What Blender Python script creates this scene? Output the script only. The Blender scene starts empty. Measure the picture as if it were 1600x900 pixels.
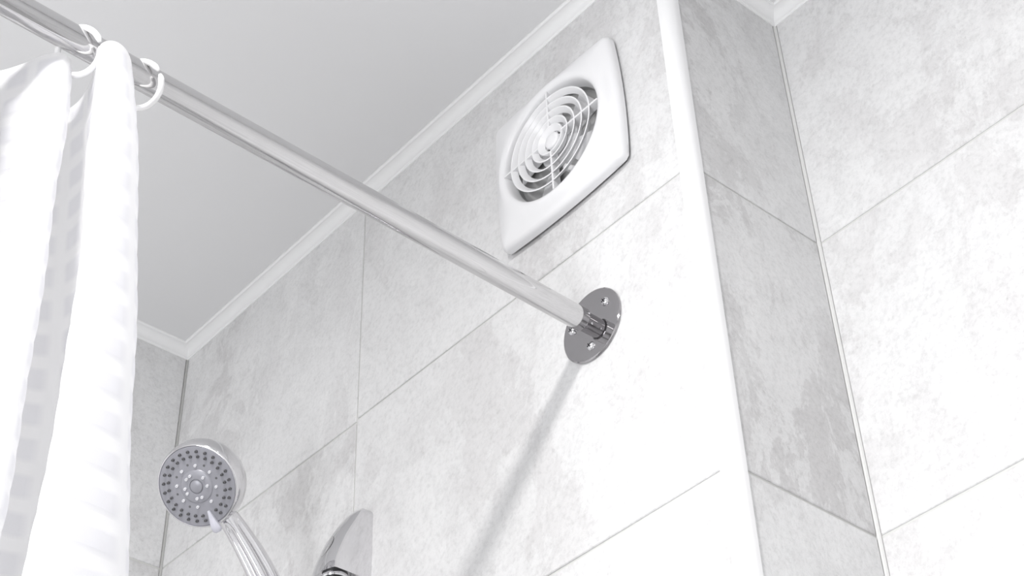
import bpy, bmesh, math, random
from mathutils import Vector, Matrix, Quaternion
C = bpy.context.scene.collection
PI = math.pi
rnd = random.Random(7)

# ------------------------------------------------------------------ camera
CX, CY, FPX = 770.73, 365.55, 2582.0
cam_d = bpy.data.cameras.new('camera'); cam = bpy.data.objects.new('camera', cam_d); C.objects.link(cam)
cam_d.sensor_width = 36; cam_d.lens = FPX/1600*36
cam_d.shift_x = (800-CX)/1600; cam_d.shift_y = (CY-450)/1600
cam_d.clip_start = .01
RT = Vector((.6456, .7633, -.0215)).normalized()
FW = Vector((-.5585, .4912, .6684)).normalized()
UP = RT.cross(FW).normalized(); RT = FW.cross(UP)
cam.matrix_world = Matrix.Translation((1.4696, -.7829, -1.2601)) @ Matrix((RT, UP, -FW)).transposed().to_4x4()
bpy.context.scene.camera = cam

# ------------------------------------------------------------------ light and exposure
sc = bpy.context.scene
sc.view_settings.view_transform = 'Standard'; sc.view_settings.look = 'None'
sc.view_settings.gamma = 1; sc.view_settings.use_curve_mapping = False
sc.view_settings.exposure = -.12
w = bpy.data.worlds.new('world'); sc.world = w; w.use_nodes = True
w.node_tree.nodes['Background'].inputs[0].default_value = (.9, .92, 1, 1)
w.node_tree.nodes['Background'].inputs[1].default_value = .3
ZC = .0147      # ceiling height, z = 0 is the bottom of the coving
def lamp(name, loc, size, power, col=(1, .985, .97)):
    d = bpy.data.lights.new(name, 'AREA'); d.shape = 'DISK'; d.size = size; d.energy = power; d.color = col
    o = bpy.data.objects.new(name, d); C.objects.link(o); o.location = loc; return o
lamp('ceiling_lamp', (1.17, -1.10, ZC-.004), .13, 29)
lamp('ceiling_lamp', (1.95, -.95, ZC-.004), .17, 1.2)
fill = lamp('fill_light', (1.35, -2.02, -1.45), 1.3, 45, (.97, .98, 1)); fill.rotation_euler = (math.radians(105), 0, 0)  # added soft fill near the back wall, no window is built there

# ------------------------------------------------------------------ materials
def mat(name, col=(.8, .8, .8), rough=.5, metal=0, spec=.5, coat=0):
    m = bpy.data.materials.new(name); m.use_nodes = True
    b = m.node_tree.nodes['Principled BSDF']
    b.inputs['Base Color'].default_value = (*col, 1); b.inputs['Roughness'].default_value = rough
    b.inputs['Metallic'].default_value = metal; b.inputs['Specular IOR Level'].default_value = spec
    b.inputs['Coat Weight'].default_value = coat
    return m
class NT:
    def __init__(s, m): s.t = m.node_tree; s.b = s.t.nodes['Principled BSDF']
    def n(s, k, **kw):
        x = s.t.nodes.new(k)
        for a, v in kw.items():
            if a.startswith('i_'): x.inputs[a[2:].replace('_', ' ')].default_value = v
            else: setattr(x, a, v)
        return x
    def l(s, a, b): s.t.links.new(a, b)
    def ramp(s, src, stops):
        r = s.n('ShaderNodeValToRGB'); e = r.color_ramp.elements
        while len(e) < len(stops): e.new(.5)
        for el, (p, c) in zip(e, stops):
            el.position = p; el.color = (*c, 1) if isinstance(c, tuple) else (c, c, c, 1)
        s.l(src, r.inputs[0]); return r.outputs[0]
    def mix(s, f, a, b, mode='MIX'):
        x = s.n('ShaderNodeMix', data_type='RGBA', blend_type=mode)
        for sock, v in ((x.inputs[0], f), (x.inputs[6], a), (x.inputs[7], b)):
            if hasattr(v, 'links') or hasattr(v, 'is_linked'): s.l(v, sock)
            elif isinstance(v, tuple): sock.default_value = (*v, 1)
            else: sock.default_value = v
        return x.outputs[2]

def tile_material(name, rot, stretch=(1, 1, 1), flake=0.0, dark=.56, light=.72):
    """slate look porcelain: soft clouds, ragged darker patches, fine grain"""
    m = mat(name, rough=.42, spec=.4); t = NT(m)
    tc = t.n('ShaderNodeTexCoord'); oi = t.n('ShaderNodeObjectInfo')
    mul = t.n('ShaderNodeVectorMath', operation='SCALE'); mul.inputs[0].default_value = (17, 31, 23); t.l(oi.outputs['Random'], mul.inputs['Scale'])
    add = t.n('ShaderNodeVectorMath', operation='ADD'); t.l(tc.outputs['Object'], add.inputs[0]); t.l(mul.outputs[0], add.inputs[1])
    mp = t.n('ShaderNodeMapping'); mp.inputs['Rotation'].default_value = rot; mp.inputs['Scale'].default_value = stretch
    t.l(add.outputs[0], mp.inputs[0]); V = mp.outputs[0]
    def noise(sc_, det, rg=.6, dis=0., src=V):
        x = t.n('ShaderNodeTexNoise', i_Scale=sc_, i_Detail=det, i_Roughness=rg, i_Distortion=dis); t.l(src, x.inputs['Vector']); return x.outputs[0]
    U = add.outputs[0]
    clouds = noise(4.2, 5, .6, .3); patch = noise(13, 13, .74, .35); grain = noise(210, 4, .75, 0, U); fine = noise(520, 2, .6, 0, U)
    rough = noise(60, 8, .8, .5, U)
    big = t.ramp(clouds, [(.38, 0), (.62, 1)])
    pt = t.ramp(patch, [(.495, 0), (.53, 1)])
    pm = t.n('ShaderNodeMath', operation='MULTIPLY'); t.l(big, pm.inputs[0]); t.l(pt, pm.inputs[1])
    mid = (dark+light)/2+.02
    c = t.mix(big, (light, light, light*1.003), (mid, mid*.997, mid))
    c = t.mix(pm.outputs[0], c, (dark*1.0, dark*.988, dark*.992))
    fl = noise(10, 11, .68, .9); fm = t.ramp(fl, [(.55, 0), (.572, 1)])
    fs = t.n('ShaderNodeMath', operation='MULTIPLY'); t.l(fm, fs.inputs[0]); fs.inputs[1].default_value = .25+.5*flake
    c = t.mix(fs.outputs[0], c, (light*1.07, light*1.07, light*1.07))
    rr = t.ramp(rough, [(.40, .93), (.50, 1.0), (.60, 1.02)])
    c = t.mix(.8, c, rr, 'MULTIPLY')
    gr = t.ramp(grain, [(.33, .84), (.5, 1.0), (.70, 1.05)])
    c = t.mix(.7, c, gr, 'MULTIPLY')
    sp = t.ramp(noise(90, 6, .8, 0, U), [(.66, 1), (.70, .78)])
    c = t.mix(.8, c, sp, 'MULTIPLY')
    t.l(c, t.b.inputs['Base Color'])
    b1 = t.n('ShaderNodeBump', i_Strength=.42, i_Distance=.0013); t.l(grain, b1.inputs['Height'])
    b2 = t.n('ShaderNodeBump', i_Strength=.22, i_Distance=.0012); t.l(pt, b2.inputs['Height']); t.l(b1.outputs[0], b2.inputs['Normal'])
    b3 = t.n('ShaderNodeBump', i_Strength=.18, i_Distance=.0006); t.l(fine, b3.inputs['Height']); t.l(b2.outputs[0], b3.inputs['Normal'])
    t.l(b3.outputs[0], t.b.inputs['Normal'])
    return m
M = {}
M['tile_y'] = tile_material('slate_tile_facing_room', (0, .75, 0), (1, 1, .62), dark=.60, light=.70)
M['tile_yf'] = tile_material('slate_tile_flaked', (0, .9, 0), (1, 1, .6), flake=.6, dark=.575, light=.69)
M['tile_x'] = tile_material('slate_tile_side', (-.75, 0, 0), (1, 1, .62), dark=.545, light=.70)
M['grout'] = mat('light_grey_grout', (.60, .60, .585), .8, spec=.2)
M['caulk'] = mat('pale_caulk', (.64, .64, .63), .6)
M['paint'] = mat('matt_ceiling_paint', (.70, .70, .705), .8, spec=.25)
_t = NT(M['paint']); _n = _t.n('ShaderNodeTexNoise', i_Scale=260., i_Detail=3.); _b = _t.n('ShaderNodeBump', i_Strength=.08, i_Distance=.001)
_c = _t.n('ShaderNodeTexCoord'); _t.l(_c.outputs['Object'], _n.inputs['Vector']); _t.l(_n.outputs[0], _b.inputs['Height']); _t.l(_b.outputs[0], _t.b.inputs['Normal'])
M['coving'] = mat('white_coving', (.80, .80, .80), .45)
M['pvc'] = mat('white_pvc', (.82, .82, .825), .4)
M['plastic'] = mat('white_fan_plastic', (.77, .77, .78), .3)
M['rotor'] = mat('pale_grey_plastic', (.62, .62, .63), .35)
M['cavity'] = mat('dim_grey_plastic', (.36, .36, .36), .5)
M['black'] = mat('black_rubber_and_gaps', (.012, .012, .014), .4)
M['chrome'] = mat('chrome', (.72, .715, .73), .07, 1)
_t = NT(M['chrome']); _c = _t.n('ShaderNodeTexCoord'); _n = _t.n('ShaderNodeTexNoise', i_Scale=55., i_Detail=5.); _t.l(_c.outputs['Object'], _n.inputs['Vector'])
_t.l(_t.ramp(_n.outputs[0], [(.52, .05), (.68, .20)]), _t.b.inputs['Roughness'])
M['flange'] = mat('flange_chrome', (.42, .41, .42), .06, 1)
M['grey_face'] = mat('satin_grey_plastic', (.30, .30, .33), .35, .2)
M['nozzle_d'] = mat('dark_rubber_nozzle', (.11, .11, .115), .35)
M['nozzle_w'] = mat('white_nozzle', (.75, .75, .78), .3)
M['lever'] = mat('pale_lilac_plastic', (.55, .55, .61), .3)
M['ring'] = mat('white_ring_plastic', (.88, .88, .88), .22)
M['floor'] = mat('pale_floor_tile', (.45, .45, .45), .4)
M['door'] = mat('grey_door', (.16, .155, .15), .5)
# curtain cloth: white woven stripes, lets light through
m = M['cloth'] = mat('white_curtain_cloth', (.90, .90, .905), .55, spec=.3); t = NT(m)
uv = t.n('ShaderNodeUVMap'); sep = t.n('ShaderNodeSeparateXYZ'); t.l(uv.outputs[0], sep.inputs[0])
def tri(sock, period):
    a = t.n('ShaderNodeMath', operation='PINGPONG'); t.l(sock, a.inputs[0]); a.inputs[1].default_value = period/2
    b = t.n('ShaderNodeMath', operation='DIVIDE'); t.l(a.outputs[0], b.inputs[0]); b.inputs[1].default_value = period/2; return b.outputs[0]
a1 = t.ramp(tri(sep.outputs[1], .026), [(.25, 0), (.55, 1)]); a2 = t.ramp(tri(sep.outputs[0], .024), [(.20, 0), (.48, 1)])
pm = t.n('ShaderNodeMath', operation='MULTIPLY'); t.l(a1, pm.inputs[0]); t.l(a2, pm.inputs[1])
nz = t.n('ShaderNodeTexNoise', i_Scale=60., i_Detail=4.); t.l(uv.outputs[0], nz.inputs['Vector'])
colr = t.mix(pm.outputs[0], (.84, .84, .845), (.745, .745, .77)); t.l(colr, t.b.inputs['Base Color'])
wv = t.n('ShaderNodeTexWave', wave_type='BANDS', bands_direction='Y', i_Scale=420.); t.l(uv.outputs[0], wv.inputs['Vector'])
b1 = t.n('ShaderNodeBump', i_Strength=.25, i_Distance=.0004); t.l(wv.outputs['Color'], b1.inputs['Height'])
b2 = t.n('ShaderNodeBump', i_Strength=.5, i_Distance=.0014); t.l(pm.outputs[0], b2.inputs['Height']); t.l(b1.outputs[0], b2.inputs['Normal'])
t.l(b2.outputs[0], t.b.inputs['Normal'])
tr = t.n('ShaderNodeBsdfTranslucent'); tr.inputs[0].default_value = (.93, .93, .94, 1); t.l(t.mix(pm.outputs[0], (.95, .95, .955), (.88, .88, .90)), tr.inputs[0])
mx = t.n('ShaderNodeMixShader'); mx.inputs[0].default_value = .6
t.l(t.b.outputs[0], mx.inputs[1]); t.l(tr.outputs[0], mx.inputs[2]); t.l(mx.outputs[0], t.t.nodes['Material Output'].inputs[0])

# ------------------------------------------------------------------ helpers
def obj(name, bm, m, parent=None, loc=None, smooth=True, angle=.6):
    me = bpy.data.meshes.new(name)
    if loc is not None:
        for v in bm.verts: v.co -= Vector(loc)
    bm.to_mesh(me); bm.free()
    o = bpy.data.objects.new(name, me); C.objects.link(o); me.materials.append(m)
    if loc is not None: o.location = loc
    if parent:
        o.parent = parent
        o.matrix_parent_inverse = parent_inv(parent)
    if smooth:
        for p in me.polygons: p.use_smooth = True
        me.set_sharp_from_angle(angle=angle)
    return o
def parent_inv(p):
    mw = Matrix.LocRotScale(p.location, p.rotation_euler, p.scale); q = p
    mw = (p.matrix_parent_inverse @ mw) if p.parent else mw
    if p.parent: mw = Matrix.LocRotScale(p.parent.location, p.parent.rotation_euler, p.parent.scale) @ mw
    return mw.inverted()
def thing(name, label, cat, loc=(0, 0, 0), group=None):
    o = bpy.data.objects.new(name, None); C.objects.link(o); o.location = loc; o.empty_display_size = .02
    o['label'] = label; o['category'] = cat
    if group: o['group'] = group
    return o
def structure(o): o['kind'] = 'structure'; return o
def frame_of(n):
    n = n.normalized(); a = Vector((0, 0, 1)) if abs(n.z) < .9 else Vector((1, 0, 0))
    x = a.cross(n).normalized(); return x, n.cross(x)
def box(bm, lo, hi):
    vs = [bm.verts.new((x, y, z)) for x in (lo[0], hi[0]) for y in (lo[1], hi[1]) for z in (lo[2], hi[2])]
    for f in ((0, 1, 3, 2), (4, 6, 7, 5), (0, 4, 5, 1), (2, 3, 7, 6), (0, 2, 6, 4), (1, 5, 7, 3)): bm.faces.new([vs[i] for i in f])
    return bm
def loft(bm, rings, closed=True, caps=(True, True)):
    R = [[bm.verts.new(p) for p in r] for r in rings]; n = len(R[0])
    for a, b in zip(R, R[1:]):
        for i in range(n if closed else n-1):
            j = (i+1) % n; bm.faces.new((a[i], a[j], b[j], b[i]))
    if caps[0]: bm.faces.new(list(reversed(R[0])))
    if caps[1]: bm.faces.new(R[-1])
    return R
def fixn(bm): bmesh.ops.recalc_face_normals(bm, faces=bm.faces); return bm
def lathe(bm, o, axis, prof, n=48, caps=(True, True), ref=None):
    """prof = [(distance along axis, radius)]"""
    o = Vector(o); axis = Vector(axis).normalized()
    if ref is None: x, y = frame_of(axis)
    else: x = Vector(ref).normalized(); y = axis.cross(x)
    loft(bm, [[o+axis*h+(x*math.cos(2*PI*i/n)+y*math.sin(2*PI*i/n))*max(r, 1e-5) for i in range(n)] for h, r in prof], caps=caps)
    return fixn(bm)
def spline(pts, n):
    """Catmull-Rom through pts (tuples of any length)"""
    P = [pts[0]]+list(pts)+[pts[-1]]; out = []
    for k in range(1, len(P)-2):
        a, b, c, d = P[k-1:k+3]
        for i in range(n):
            t_ = i/n
            out.append(tuple(.5*((2*b[j])+(-a[j]+c[j])*t_+(2*a[j]-5*b[j]+4*c[j]-d[j])*t_**2+(-a[j]+3*b[j]-3*c[j]+d[j])*t_**3) for j in range(len(b))))
    out.append(tuple(pts[-1])); return out
def tube(bm, pts, rad, n=16, caps=(True, True), shape=None, ref=None):
    pts = [Vector(p) for p in pts]; rings = []; x = None
    for i, p in enumerate(pts):
        d = (pts[min(i+1, len(pts)-1)]-pts[max(i-1, 0)]).normalized()
        if x is None: x = Vector(ref)-d*Vector(ref).dot(d) if ref is not None else frame_of(d)[0]
        x = (x-d*x.dot(d)).normalized(); y = d.cross(x); r = rad[i] if isinstance(rad, (list, tuple)) else rad
        rings.append([p+(x*math.cos(2*PI*k/n)+y*math.sin(2*PI*k/n))*(r*(shape(2*PI*k/n, i/(len(pts)-1)) if shape else 1)) for k in range(n)])
    loft(bm, rings, caps=caps); return fixn(bm)

# ------------------------------------------------------------------ the room (origin: corner of left wall and fan wall, under the coving)
XP, D = .8317, .1632            # outer corner of the boxed-out wall, depth of the recess
FLOOR, XR, YB = -2.45, 2.6, -2.1
G = .0013                       # half grout joint
REC = .0014                     # joint recess
def panel(name, bm_fn, m=None):
    bm = bmesh.new(); bm_fn(bm); o = obj(name, fixn(bm), m or M['grout'], smooth=False); return structure(o)
wall_left = panel('wall_left', lambda b: box(b, (-.12, YB, FLOOR), (-REC, REC+.06, ZC)))
wall_front = panel('wall_front', lambda b: loft(b, [[(x, y, z) for x, y in ((-.12, REC), (XP-.006, REC), (XP-REC, .0062), (XP-REC, .12), (-.12, .12))] for z in (FLOOR, ZC)]))
wall_return = panel('wall_return', lambda b: box(b, (XP-.05, .1201, FLOOR), (XP-REC, D+.15, ZC)))
wall_recess = panel('wall_recess', lambda b: box(b, (XP-REC+.0001, D+REC, FLOOR), (XR+.1, D+.15, ZC)))
wall_right = panel('wall_right', lambda b: box(b, (XR, YB, FLOOR), (XR+.1, D+REC-.0001, ZC)), M['paint'])
wall_back = panel('wall_back', lambda b: box(b, (-.12, YB-.1, FLOOR), (XR+.1, YB-.0001, ZC)), M['paint'])
ceiling = panel('ceiling', lambda b: box(b, (-.12, YB-.1, ZC+.0001), (XR+.1, D+.15, ZC+.1)), M['paint'])
floor = panel('floor', lambda b: box(b, (-.12, YB-.1, FLOOR-.1), (XR+.1, D+.15, FLOOR-.0001)), M['floor'])
def door():
    b = bmesh.new(); box(b, (1.5, YB+.0005, FLOOR+.002), (2.3, YB+.035, FLOOR+2.02)); o = structure(obj('door_1', b, M['door'], smooth=False))
    for x0, x1 in ((1.43, 1.498), (2.302, 2.37)):
        b = bmesh.new(); box(b, (x0, YB+.0005, FLOOR+.002), (x1, YB+.045, FLOOR+2.09)); obj('door_jamb', b, M['coving'], o, smooth=False)
door()

def tile(parent, m, axis, corners, plane, thick=.006, tilt=0.):
    """corners = 4 (a, z) pairs in order bl, br, tr, tl of the visible face; axis 'y' (a = x) or 'x' (a = y)"""
    ch = .0007; bm = bmesh.new()
    ca = sum(c[0] for c in corners)/4; cz = sum(c[1] for c in corners)/4
    def P(a, z, dpt): return (a, plane+dpt, z) if axis == 'y' else (plane-dpt, a, z)
    def ins(c, k):
        return (c[0]+(k if c[0] < ca else -k), c[1]+(k if c[1] < cz else -k))
    r = rnd.uniform(-.0002, .0002)
    rings = [[P(*ins(c, ch), r) for c in corners], [P(*c, ch+r) for c in corners], [P(*c, thick) for c in corners]]
    loft(bm, rings); fixn(bm)
    return obj('tile', bm, m, parent, loc=P(ca, cz, 0), smooth=False)
rows = [0.0045, -.2938, -.5935, -.8935, -1.1935, -1.4935, -1.7935, -2.0935, -2.3935, FLOOR]
# fan wall: two columns, joint at x = .3656; the left column sags a little toward the joint
XJ = .3656
for k in range(len(rows)-1):
    zt, zb = rows[k], rows[k+1]
    sag = .0030 if k == 0 else 0; sagt = .0030 if k == 1 else 0
    zt_ = zt-(G if k else 0); zb_ = zb+G
    tile(wall_front, M['tile_yf'], 'y', [(.0022, zb_), (XJ-G, zb_-sag), (XJ-G, zt_-sagt), (.0022, zt_)], 0)
    tile(wall_front, M['tile_y'], 'y', [(XJ+G, zb_), (XP-.0105, zb_), (XP-.0105, zt_), (XJ+G, zt_)], 0)
# left wall
for k in range(len(rows)-1):
    zt_, zb_ = rows[k]-(G if k else 0), rows[k+1]+G
    y1 = -.0022
    for y0 in (-.28, -.88, -1.48, YB+.001):
        tile(wall_left, M['tile_x'], 'x', [(y0+G, zb_), (y1, zb_), (y1, zt_), (y0+G, zt_)], 0); y1 = y0-G
# return wall and recess wall
rows2 = [0.0045, -.2918, -.5925, -.8925, -1.1925, -1.4925, -1.7925, -2.0925, -2.3925, FLOOR]
for k in range(len(rows2)-1):
    zt_, zb_ = rows2[k]-(G if k else 0), rows2[k+1]+G
    tile(wall_return, M['tile_x'], 'x', [(.0145, zb_), (D-.003, zb_), (D-.003, zt_), (.0145, zt_)], XP)
    x0 = XP+.0022
    for x1 in (XP+.6, XP+1.2, XR-.001):
        tile(wall_recess, M['tile_y'], 'y', [(x0, zb_), (x1-G, zb_), (x1-G, zt_), (x0, zt_)], D); x0 = x1+G
# caulk beads in the corners
b = bmesh.new(); tube(b, [(XP-.0006, D+.0006, z) for z in (FLOOR, -1, -.3, .004)], .0028, 10); obj('caulk_bead', b, M['caulk'], wall_recess)
b = bmesh.new(); tube(b, [(-.0004, .0004, z) for z in (FLOOR, -1, -.3, .004)], .0020, 8); obj('grout_bead', b, mat('dark_corner_grout', (.42, .42, .41), .8), wall_left)
# coving: one length per wall, mitred at the corners
prof = [(0, -.0002), (.0011, -.0002), (.0015, .0006), (.0012, .0013), (.0022, .0022)]
for i in range(9):
    a = i/8*PI/2; prof.append((.0022+.0100*(1-math.cos(a)), .0024+.0095*math.sin(a)))
prof += [(.0128, .0116), (.0140, .0120), (.0148, .0130), (.0150, ZC), (0, ZC)]
path = [(0, YB), (0, 0), (XP, 0), (XP, D), (XR, D)]
for i, (p, q) in enumerate(zip(path, path[1:])):
    b = bmesh.new(); rs = []
    for e, (px, py) in enumerate((p, q)):
        end = (i == 0 and e == 0) or (i == 3 and e == 1)
        sx = 0 if (end and i == 3) else 1; sy = 0 if (end and i == 0) else 1
        rs.append([(px+o_*sx-(.0003 if False else 0), py-o_*sy, z) for o_, z in prof])
    loft(b, rs); structure(obj('trim_%d' % (i+1), fixn(b), M['coving'], angle=.5))
# rounded white edge profile on the outer corner
b = bmesh.new(); cx, cy, R = XP-.0122+.0016, .0122-.0010, .0122
sec = [(XP-.0118, .003), (XP-.0118, .0003), (XP-.0112, -.0010)]
for i in range(13):
    a = -PI/2+i/12*PI/2; sec.append((cx+R*math.cos(a), cy+R*math.sin(a)))
sec += [(XP+.0014, .0150), (XP+.0002, .0158), (XP-.003, .0158), (XP-.003, .003)]
loft(b, [[(x, y, z) for x, y in sec] for z in (FLOOR, -.0003)]); structure(obj('trim_5', fixn(b), M['pvc'], angle=.7))

# ------------------------------------------------------------------ extractor fan
FX, FZ = .6855, -.1605
fan = thing('extractor_fan', 'square white plastic extractor fan with round ringed grille, high on the grey tiled wall', 'extractor fan', (FX, 0, FZ))
NA = 160
def outline(h, k, r):
    """arc-sided square with mid half width h, corner half width k, corner radius r; returns radius at NA angles"""
    Rb = ((k-h)**2+k*k)/(2*(h-k)); e = Rb-r; A = h-Rb
    c = (A+math.sqrt(2*e*e-A*A))/2
    res = []
    for i in range(NA):
        th = 2*PI*(i+.5)/NA; d = Vector((math.cos(th), math.sin(th))); a, b_ = abs(d.x), abs(d.y)
        if a < b_: a, b_ = b_, a
        lo, hi = 0, 2*h
        for _ in range(40):
            mid = (lo+hi)/2; x, y = a*mid, b_*mid
            def sd(x, y):
                # distance to the eroded shape
                ang_c = math.atan2(c, c-A)
                if math.atan2(y, x-A) <= ang_c and math.atan2(x, y-A) <= math.pi: d1 = math.hypot(x-A, y)-e
                else: d1 = math.hypot(x-c, y-c)
                return d1
            if sd(x, y) < r: lo = mid
            else: hi = mid
        res.append(lo)
    return res
OUT = outline(.0857, .0816, .0064)
R0 = .0645
def fan_ring(f, y):
    """f(i) radius at angle i"""
    k = (f(0)-R0)/.0212                # the plate sits a hair up and to the left of the grille
    return [(FX-.0012*k+f(i)*math.cos(2*PI*(i+.5)/NA+.028), y, FZ+.0012*k+f(i)*math.sin(2*PI*(i+.5)/NA+.028)) for i in range(NA)]   # hung slightly crooked
b = bmesh.new(); rings = []
for dy, rr in ((-.0060, R0-.003), (-.0140, R0-.0015), (-.0180, R0), (-.0196, R0+.0012), (-.0206, R0+.0035), (-.0210, R0+.0065)):
    rings.append(fan_ring(lambda i: rr, dy))
def lerp(a, b_, t_): return a+(b_-a)*t_
for t_ in (.2, .4, .6, .8, 1.0):
    rings.append(fan_ring(lambda i: lerp(R0+.0065, OUT[i]-.0065, t_), lerp(-.0210, -.0145, t_**1.4)))
for ins, y in ((.0045, -.0138), (.0025, -.0126), (.0009, -.0108), (.0001, -.0088), (0, -.0070), (0, -.0036), (.0010, -.0030), (.004, -.0030)):
    rings.append(fan_ring(lambda i: OUT[i]-ins, y))
loft(b, rings, caps=(False, False)); obj('frame', fixn(b), M['plastic'], fan, angle=.9)
b = bmesh.new(); loft(b, [fan_ring(lambda i: OUT[i]-.005, y) for y in (-.0003, -.0036)], caps=(False, False)); obj('shadow_gap', fixn(b), M['black'], fan, angle=.5)  # black band painted in for the shade in the gap behind the plate
b = bmesh.new(); lathe(b, (FX, 0, FZ), (0, -1, 0), [(.0006, .0001), (.0006, .0660), (.0070, .0640), (.0070, .0615), (.0016, .0610), (.0016, .0001)], 96, caps=(False, False)); obj('duct', b, M['cavity'], fan, angle=.5)
def cone_ring(r, f0, f1, shrink, th=.0011, m='plastic', name='grille_ring'):
    b = bmesh.new()
    lathe(b, (FX, 0, FZ), (0, -1, 0), [(f0, r-th), (f0+.0004, r-th*.3), (f0+.0001, r+th), (f1, r-shrink+th), (f1, r-shrink-th), (f0, r-th)], 112, caps=(False, False))
    return obj(name, b, M[m], fan, angle=.7)
for r in (.0545, .0443, .0343, .0243): cone_ring(r, .0200, .0156, .0038, .0009)
# hub: dished ring, button in the middle, little dark slots round it
b = bmesh.new(); lathe(b, (FX, 0, FZ), (0, -1, 0), [(.0106, .0150), (.0186, .0172), (.0198, .0168), (.0200, .0160), (.0191, .0148), (.0168, .0122), (.0156, .0108), (.0100, .0108), (.0100, .0150)], 96, caps=(False, False)); obj('hub_ring', b, M['plastic'], fan, angle=.8)
b = bmesh.new(); lathe(b, (FX, 0, FZ), (0, -1, 0), [(.0100, .0088), (.0170, .0088), (.0179, .0081), (.0186, .005), (.0189, .0001)], 48, caps=(True, True)); obj('hub_button', b, M['plastic'], fan, angle=.8)
b = bmesh.new(); lathe(b, (FX, 0, FZ), (0, -1, 0), [(.0118, .0087), (.0118, .0110), (.0128, .0110), (.0128, .0087)], 48, caps=(False, False)); obj('hub_slot', b, M['black'], fan)
for k in range(8):
    a = k*PI/4+.3; d = Vector((math.cos(a), 0, math.sin(a))); s = Vector((-d.z, 0, d.x)); o_ = Vector((FX, -.0146, FZ))
    b = bmesh.new(); loft(b, [[o_+d*r+s*x+Vector((0, y, 0)) for x, y in ((-.0007, 0), (.0007, 0), (.0007, .002), (-.0007, .002))] for r in (.0084, .0110)]); obj('hub_rib', fixn(b), M['plastic'], fan, smooth=False)
for a in (0.02, PI/2+.02, PI+.02, -PI/2+.02):
    d = Vector((math.cos(a), 0, math.sin(a))); s = Vector((-d.z, 0, d.x)); o_ = Vector((FX, 0, FZ))
    b = bmesh.new(); loft(b, [[o_+d*r+s*x+Vector((0, y, 0)) for x, y in ((-.0011, -.0199), (.0011, -.0199), (.0009, -.0110), (-.0009, -.0110))] for r in (.0160, .0652)]); obj('spoke', fixn(b), M['plastic'], fan, smooth=False)
# motor and rotor behind the grille
b = bmesh.new(); lathe(b, (FX, 0, FZ), (0, -1, 0), [(.0016, .026), (.0070, .0245), (.0088, .021), (.0096, .015), (.0098, .0001)], 48); mo = obj('motor', b, M['rotor'], fan, angle=.8)
for k in range(5):
    b = bmesh.new(); rs = []
    for j in range(7):
        r = .022+.034*j/6; a0 = k*2*PI/5+.5+.12*j/6; hw = .34-.03*j/6
        row = []
        for sgn, th in ((1, 0), (-1, 0), (-1, .0012), (1, .0012)):
            a = a0+sgn*hw; row.append((FX+r*math.cos(a), -(.0058+sgn*.0026)+th, FZ+r*math.sin(a)))
        rs.append(row)
    loft(b, rs); obj('fan_blade', fixn(b), M['rotor'], fan, angle=.5)
for a, r in ((-1.22, .047), (-1.12, .056), (-1.32, .0385)):
    d = Vector((math.cos(a), 0, math.sin(a))); p = Vector((FX, -.0095, FZ))+d*r
    b = bmesh.new(); lathe(b, p, (0, -1, 0), [(-.008, .0034), (0, .0034), (.0018, .0026), (.0024, .0001)], 20); obj('clip', b, M['plastic'], fan)

# ------------------------------------------------------------------ curtain rod with wall flange
RX, RZ, TX, TZ = .7041, -.3869, .0329, -.0202
def rod_pt(u, dx=0, dz=0): return Vector((RX+TX*u+dx, -u, RZ+TZ*u+dz))
rod_ax = (rod_pt(1)-rod_pt(0)).normalized()
rod = thing('curtain_rod', 'chrome shower curtain rod running from the round flange on the tiled wall', 'curtain rod', (RX, 0, RZ))
M['rod'] = M['chrome'].copy(); M['rod'].name = 'rod_chrome'; M['rod'].node_tree.nodes['Principled BSDF'].inputs['Base Color'].default_value = (.60, .595, .60, 1)
b = bmesh.new(); lathe(b, rod_pt(0), rod_ax, [(.0135, .0088), (.0135, .0097), (.0140, .0102), (1.35, .0102), (1.35, .0088)], 64, caps=(True, True)); obj('tube', b, M['rod'], rod, angle=.5)
b = bmesh.new(); lathe(b, rod_pt(0), rod_ax, [(.0028, .0086), (.030, .0086)], 48); obj('collar', b, M['flange'], rod, angle=.6)
b = bmesh.new(); lathe(b, (RX, 0, RZ), (0, -1, 0), [(.0002, .0345), (.0016, .0350), (.0024, .0347), (.0030, .0338), (.0032, .031), (.0032, .0001)], 96); obj('flange', b, M['flange'], rod, angle=.5)
for k, (dx, dz) in enumerate(((.0193, .0130), (-.0015, -.0220), (-.0222, .0068))):
    p = Vector((RX+dx, -.0031, RZ+dz)); b = bmesh.new()
    lathe(b, p, (0, -1, 0), [(0, .0042), (.0010, .0040), (.0022, .0030), (.0028, .0016), (.0029, .0001)], 20); s_ = obj('screw', b, M['chrome'], rod, angle=.9)
    for a in (.5, .5+PI/2):
        b = bmesh.new(); dd = Vector((math.cos(a), 0, math.sin(a))); ss = Vector((-dd.z, 0, dd.x))
        loft(b, [[p+dd*r+ss*x+Vector((0, y, 0)) for x, y in ((-.0005, -.0030), (.0005, -.0030), (.0005, -.0020), (-.0005, -.0020))] for r in (-.0022, .0022)]); obj('cross_slot', fixn(b), M['black'], s_, smooth=False)
b = bmesh.new(); pz = rod_pt(.0085)+Vector((.0066, 0, -.0053)); lathe(b, pz, Vector((.78, 0, -.62)), [(-.001, .0010), (.0004, .0010), (.0007, .0005)], 14); obj('set_screw', b, M['chrome'], rod)

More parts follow.
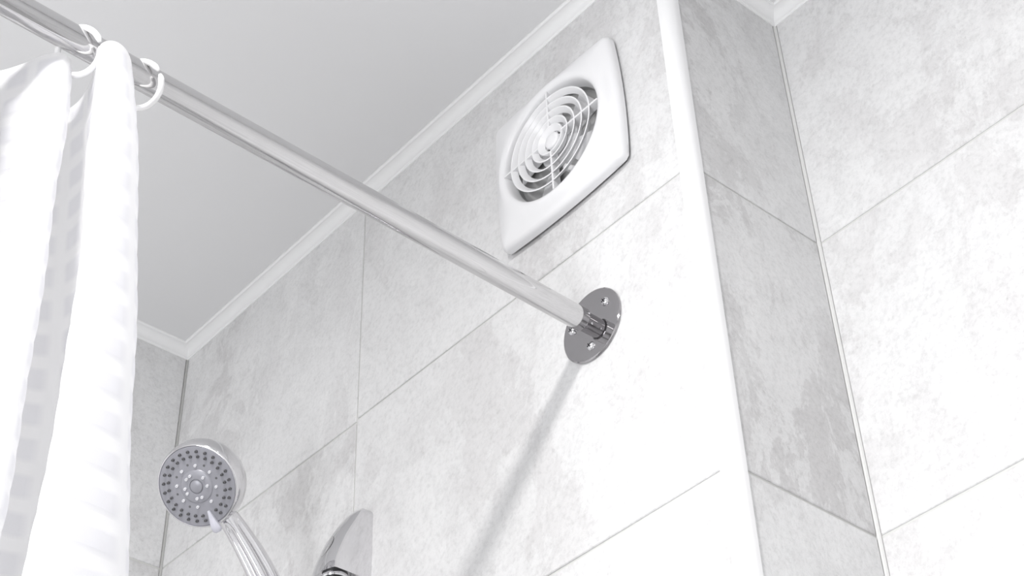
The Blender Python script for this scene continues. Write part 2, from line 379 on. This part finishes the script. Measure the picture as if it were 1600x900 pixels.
# ------------------------------------------------------------------ curtain rings
def ring(label, cen, gap_deg):
    cen = Vector(cen); n = (FW*math.cos(.36)+(Vector((0, 1, 0))-FW*FW.y).normalized()*math.sin(.36)).normalized()
    x = (RT-n*RT.dot(n)).normalized(); y = x.cross(n)*-1
    if y.dot(UP) < 0: y = -y
    pts = []; rad = []
    N = 56; g = math.radians(gap_deg)
    for i in range(N+1):
        a = g+.10+(2*PI-.20)*i/N; pts.append(cen+(x*math.cos(a)+y*math.sin(a))*.0168)
        e = min(i, N-i); rad.append((.0012, .0019, .0023)[e] if e < 3 else .0022)
    b = bmesh.new(); tube(b, pts, rad, 14)
    o = obj('curtain_ring', b, M['ring'], angle=1.2); o.location = (0, 0, 0)
    for v in o.data.vertices: v.co -= cen
    o.location = cen
    o['label'] = label; o['category'] = 'curtain ring'; o['group'] = 'white plastic rings on the curtain rod'
    return o
ring('white plastic curtain ring nearer the wall flange, right of the tall front curtain fold', (.7188, -.4475, -.4047), 28)
ring('white plastic curtain ring farther from the flange, left of the tall front curtain fold', (.7205, -.4965, -.4057), 12)

# ------------------------------------------------------------------ shower curtain
TOPZ = -.409
pl = [(.700, -.4545), (.712, -.4535), (.726, -.458), (.738, -.4655), (.7455, -.4745), (.7470, -.4830), (.7425, -.4885), (.7350, -.4890),
      (.722, -.4835), (.705, -.4775), (.686, -.4745), (.670, -.4765), (.6625, -.4825), (.668, -.4890), (.684, -.4925), (.700, -.4930), (.7100, -.4955),
      (.7160, -.5045), (.7075, -.5140), (.690, -.5220), (.675, -.5310), (.6660, -.5410), (.6720, -.5520), (.690, -.5580), (.712, -.5640), (.730, -.5740), (.728, -.5880),
      (.708, -.5980), (.685, -.6080), (.668, -.6220), (.680, -.6380), (.708, -.6480), (.735, -.6600), (.738, -.6780), (.712, -.6920), (.684, -.7060), (.676, -.7260)]
sp = spline(pl, 22)
L = [0]
for p, q in zip(sp, sp[1:]): L.append(L[-1]+math.hypot(p[0]-q[0], p[1]-q[1]))
def resample(step):
    out = []; n = int(L[-1]/step); k = 0
    for i in range(n+1):
        s = i*L[-1]/n
        while k < len(L)-2 and L[k+1] < s: k += 1
        f = (s-L[k])/max(L[k+1]-L[k], 1e-9); out.append((sp[k][0]+(sp[k+1][0]-sp[k][0])*f, sp[k][1]+(sp[k+1][1]-sp[k][1])*f, s))
    return out
RS = resample(.0022); ZN = 300; ZL = 1.15
b = bmesh.new(); uvl = b.loops.layers.uv.new('UVMap'); grid = []
for j in range(ZN+1):
    f = j/ZN; z = TOPZ-ZL*f;  s = ZL*f; row = []
    for i, (x, y, l) in enumerate(RS):
        xa, ya = RS[max(i-2, 0)][:2]; xb, yb = RS[min(i+2, len(RS)-1)][:2]
        nx, ny = -(yb-ya), (xb-xa); nn = math.hypot(nx, ny) or 1; nx /= nn; ny /= nn
        # folds open out on the way down
        sh = .055*(1-math.exp(-s/.22))*(1-min(1, max(0, (-y-.45)/.35)))+.045*max(0, s-.1)
        k_ = min(1, max(0, (-y-.470)/.022)); k_ = k_*k_*(3-2*k_); X = .705+(x-.705)*(1+.35*min(s, .5)); Y = y+sh*.85-k_*.075*s
        # cells of the weave puff out, plus slow ripples
        cu = abs(math.sin(PI*l/.024)); cv = abs(math.sin(PI*s/.026))
        d = .0008*(cu*cv)**.8*min(1, s/.02)+.0012*math.sin(s*17+l*9)*min(1, s/.1)+.0006*math.sin(s*41-l*31)*min(1, s/.1)
        row.append((b.verts.new((X+nx*d, Y+ny*d, z+TZ*max(0, -y-.47))), (l, s)))
    grid.append(row)
for j in range(ZN):
    for i in range(len(RS)-1):
        q = (grid[j][i], grid[j][i+1], grid[j+1][i+1], grid[j+1][i]); fc = b.faces.new([v[0] for v in q])
        for lp, v in zip(fc.loops, q): lp[uvl].uv = v[1]
cur = obj('shower_curtain', b, M['cloth'], angle=3.1)
cur['label'] = 'white shower curtain of patterned cloth hanging in folds from the chrome rod'; cur['category'] = 'shower curtain'

# ------------------------------------------------------------------ hand shower
HC = Vector((.3394, -.1551, -.4217)); HN = Vector((.3368, -.603, -.7232)).normalized()
HU = Vector((-.0722, .7492, -.6584)); HU = (HU-HN*HU.dot(HN)).normalized(); HW = HN.cross(HU)
K = .9376
sh = thing('hand_shower', 'chrome hand shower with round grey nozzle face, left of the rail bracket', 'shower head', HC)
b = bmesh.new(); lathe(b, HC, HN, [(-.0360, .0001), (-.0355, .012), (-.0335, .023), (-.0295, .0325), (-.0235, .0382), (-.0150, .0406), (-.006, .0405), (-.003, .0401), (-.0005, .0394), (.0010, .0385), (.0012, .0375), (.0003, .0370)], 96, caps=(True, True), ref=HU); obj('head_body', b, M['chrome'], sh, angle=.9)
b = bmesh.new(); lathe(b, HC, HN, [(-.001, .0370), (.0006, .0370), (.0010, .0364), (.0013, .030), (.0015, .0158), (.0024, .0150), (.0026, .0145), (.0026, .0068), (.0020, .0063), (.0020, .0001)], 96, caps=(True, True), ref=HU); face = obj('face_plate', b, M['grey_face'], sh, angle=.5)
b = bmesh.new(); lathe(b, HC, HN, [(.0015, .0058), (.0030, .0058), (.0034, .0052), (.0035, .0001)], 40, ref=HU); obj('centre_cap', b, M['grey_face'], face, angle=.6)
def nozzle_mesh(name, prof, m):
    b = bmesh.new(); lathe(b, (0, 0, 0), (0, 0, 1), prof, 12, caps=(False, False)); me = bpy.data.meshes.new(name); b.to_mesh(me); b.free(); me.materials.append(m)
    me.polygons.foreach_set('use_smooth', [True]*len(me.polygons)); me.set_sharp_from_angle(angle=.7); return me
nd = nozzle_mesh('nozzle', [(0, .00145), (.0020, .0013), (.0025, .0011), (.0025, .0005), (.0014, .0005), (.0014, .00001)], M['nozzle_d'])
nw = nozzle_mesh('nozzle', [(0, .00150), (.0016, .0014), (.0022, .0012), (.0022, .0005), (.0010, .0005), (.0010, .00001)], M['nozzle_w'])
nh = nozzle_mesh('nozzle_hole', [(-.0003, .0005), (.0001, .0005), (.0001, .00001)], M['black'])
RQ = Matrix((HU, HW, HN)).transposed().to_quaternion()
def nozzle(me, r, deg, h=.0012):
    a = math.radians(deg); o = bpy.data.objects.new('nozzle', me); C.objects.link(o); o.parent = face; o.matrix_parent_inverse = parent_inv(face)
    o.rotation_mode = 'QUATERNION'; o.rotation_quaternion = RQ; o.location = HC+HU*(r*math.cos(a))+HW*(r*math.sin(a))+HN*h
for k in range(24):
    if k != 0: nozzle(nd, .0344*K, -4+15*k)
for k in range(24):
    if k not in (0,): nozzle(nd, .0294*K, -4+15*k-3)
for k in range(8): nozzle(nw, .0204*K, 14+45*k)
for a in (178, 203, -109, -84, -29, -3, 64, 108): nozzle(nw, .0118*K, a, .0024)
for k in range(8):
    if k == 0: continue
    a = math.radians(-9+45*k); b = bmesh.new(); lathe(b, HC+HU*(.0222*K*math.cos(a))+HW*(.0222*K*math.sin(a))+HN*.0013, HN, [(0, .0012), (.0003, .0011), (.0003, .0001)], 12); obj('screw_hole', b, M['nozzle_d'], face)
# selector lever
b = bmesh.new(); rs = []
for r, hw, z0, z1 in ((.0245, .0012, .0012, .0030), (.030, .0022, .0012, .0042), (.036, .0034, .0014, .0050), (.0405, .0044, .0010, .0052), (.0440, .0042, .0006, .0048), (.0458, .0024, .0010, .0040)):
    a = math.radians(-7); d = HU*math.cos(a)+HW*math.sin(a); s = HN.cross(d)
    rs.append([HC+d*r+s*x+HN*z for x, z in ((-hw, z0), (hw, z0), (hw, lerp(z0, z1, .7)), (hw*.6, z1), (-hw*.6, z1), (-hw, lerp(z0, z1, .7)))])
loft(b, rs); obj('selector_lever', fixn(b), M['lever'], sh, angle=.7)
# handle with two flutes
hp = spline([(.022, -.0150, .0085), (.040, -.0172, .0098), (.060, -.0180, .0112), (.085, -.0165, .0128), (.110, -.0120, .0140), (.135, -.0030, .0140), (.160, .0080, .0125), (.175, .0150, .0110)], 10)
def flute(th, f):
    g_ = 0
    for c0 in (.05, 1.15, -1.05):
        d = (th-c0+PI) % (2*PI)-PI; g_ += math.exp(-(d/.22)**2)
    k = min(1, max(0, (f-.16)/.08))
    return 1-.24*g_*k
b = bmesh.new(); tube(b, [HC+HU*(a*.96)+HN*n_ for a, n_, r in hp], [r for a, n_, r in hp], 64, shape=flute, ref=HN); obj('handle', b, M['chrome'], sh, angle=.9)
HE = HC+HU*(.175*.96)+HN*.015
hdir = (HU*.85+HN*.5).normalized()
b = bmesh.new(); lathe(b, HE, hdir, [(-.002, .0100), (.010, .0100), (.012, .0085), (.016, .0080)], 32); obj('hose_nut', b, M['chrome'], sh, angle=.6)
b = bmesh.new(); hose = spline([tuple(HE+hdir*.014), tuple(HE+hdir*.05+Vector((0, 0, -.03))), tuple(HE+Vector((.01, -.01, -.30))), tuple(HE+Vector((.08, 0, -.75))), tuple(HE+Vector((.20, .0, -.95))), tuple(HE+Vector((.30, .02, -.85)))], 14)
tube(b, hose, .0068, 16); obj('hose', b, M['chrome'], sh)

# ------------------------------------------------------------------ rail bracket (top end of the slide rail)
BX = .3800
rail = thing('shower_rail', 'chrome shower rail with curved wall bracket, right of the hand shower', 'shower rail', (BX, 0, -.75))
FR = [(-.4120, -.0075), (-.4150, -.0098), (-.4210, -.0140), (-.4287, -.0178), (-.4416, -.0245), (-.4525, -.0298), (-.4684, -.0362), (-.4794, -.0394), (-.4850, -.0404), (-.4905, -.0408)]
def bracket(zs):
    b = bmesh.new(); rs = []
    f = spline(FR, 4)
    for z, y in f:
        k = min(1, max(0, (-.4112-z)/.0105)); hw = .0185*math.sqrt(max(.02, 1-(1-k)**2)); yf = y
        r_ = min(hw*.12, -yf*.12)
        sec = [(-hw, 0), (-hw, yf+r_*1.2)]
        for i in range(9):
            s = -1+2*i/8; sec.append((s*(hw-r_*.25), yf-.0042*(1-s*s)*min(1, -yf/.02)))
        sec += [(hw, yf+r_*1.2), (hw, 0)]
        rs.append([(BX+x, min(yy, -.0001), zs(z)) for x, yy in sec])
    loft(b, rs); return fixn(b)
br = obj('wall_bracket', bracket(lambda z: z), M['chrome'], rail, angle=.45)
obj('wall_bracket', bracket(lambda z: -1.5160-z), M['chrome'], rail, angle=.45)
# small oval screw cap let into the front face
b = bmesh.new(); rs = []
cap_c = Vector((BX-.0020, -.0364, -.4590)); nrm = Vector((-.12, -.93, .36)).normalized(); ex = Vector((1, 0, 0)); ex = (ex-nrm*ex.dot(nrm)).normalized(); ez = nrm.cross(ex)
for h, k in ((-.002, 1.0), (.0002, 1.0), (.0007, .93), (.0010, .6), (.0011, .01)):
    rs.append([cap_c+nrm*h+ex*(.0068*k*math.cos(2*PI*i/40))+ez*(.0125*k*math.sin(2*PI*i/40)) for i in range(40)])
loft(b, rs); sc_ = obj('screw_cap', fixn(b), M['chrome'], br, angle=.9)
b = bmesh.new(); tube(b, [cap_c+nrm*.0001+ex*(.0070*math.cos(2*PI*i/40))+ez*(.0127*math.sin(2*PI*i/40)) for i in range(41)], .00035, 6); obj('cap_seam', b, M['cavity'], sc_)
ry = -.0275
b = bmesh.new(); lathe(b, (BX, ry, -.4900), (0, 0, -1), [(0, .0130), (.0012, .0132), (.0025, .0124), (.0025, .0001)], 40); obj('rail_collar', b, M['chrome'], rail, angle=.6)
b = bmesh.new(); lathe(b, (BX, ry, -.4920), (0, 0, -1), [(0, .0118), (.0045, .0118), (.0045, .0001)], 40); obj('rubber_washer', b, M['black'], rail)
b = bmesh.new(); lathe(b, (BX, ry, -.4960), (0, 0, -1), [(0, .0095), (.53, .0095)], 40); obj('rail_tube', b, M['chrome'], rail)
b = bmesh.new(); lathe(b, (BX, ry, -.560), (0, 0, 1), [(0, .0145), (.002, .016), (.028, .016), (.030, .0145)], 32); obj('slider', b, M['chrome'], rail, angle=.6)
b = bmesh.new(); hh = HC+HU*(.150*.96)+HN*.0035; tube(b, [(BX-.012, ry, -.545), (BX-.022, ry-.01, -.548), tuple(hh+Vector((.013, .002, -.004)))], .007, 16); obj('holder_arm', b, M['chrome'], rail)
b = bmesh.new(); lathe(b, hh-hdir*.010, hdir, [(0, .0150), (0, .0168), (.020, .0160), (.020, .0146)], 32, caps=(False, False)); obj('holder_cup', b, M['chrome'], rail)
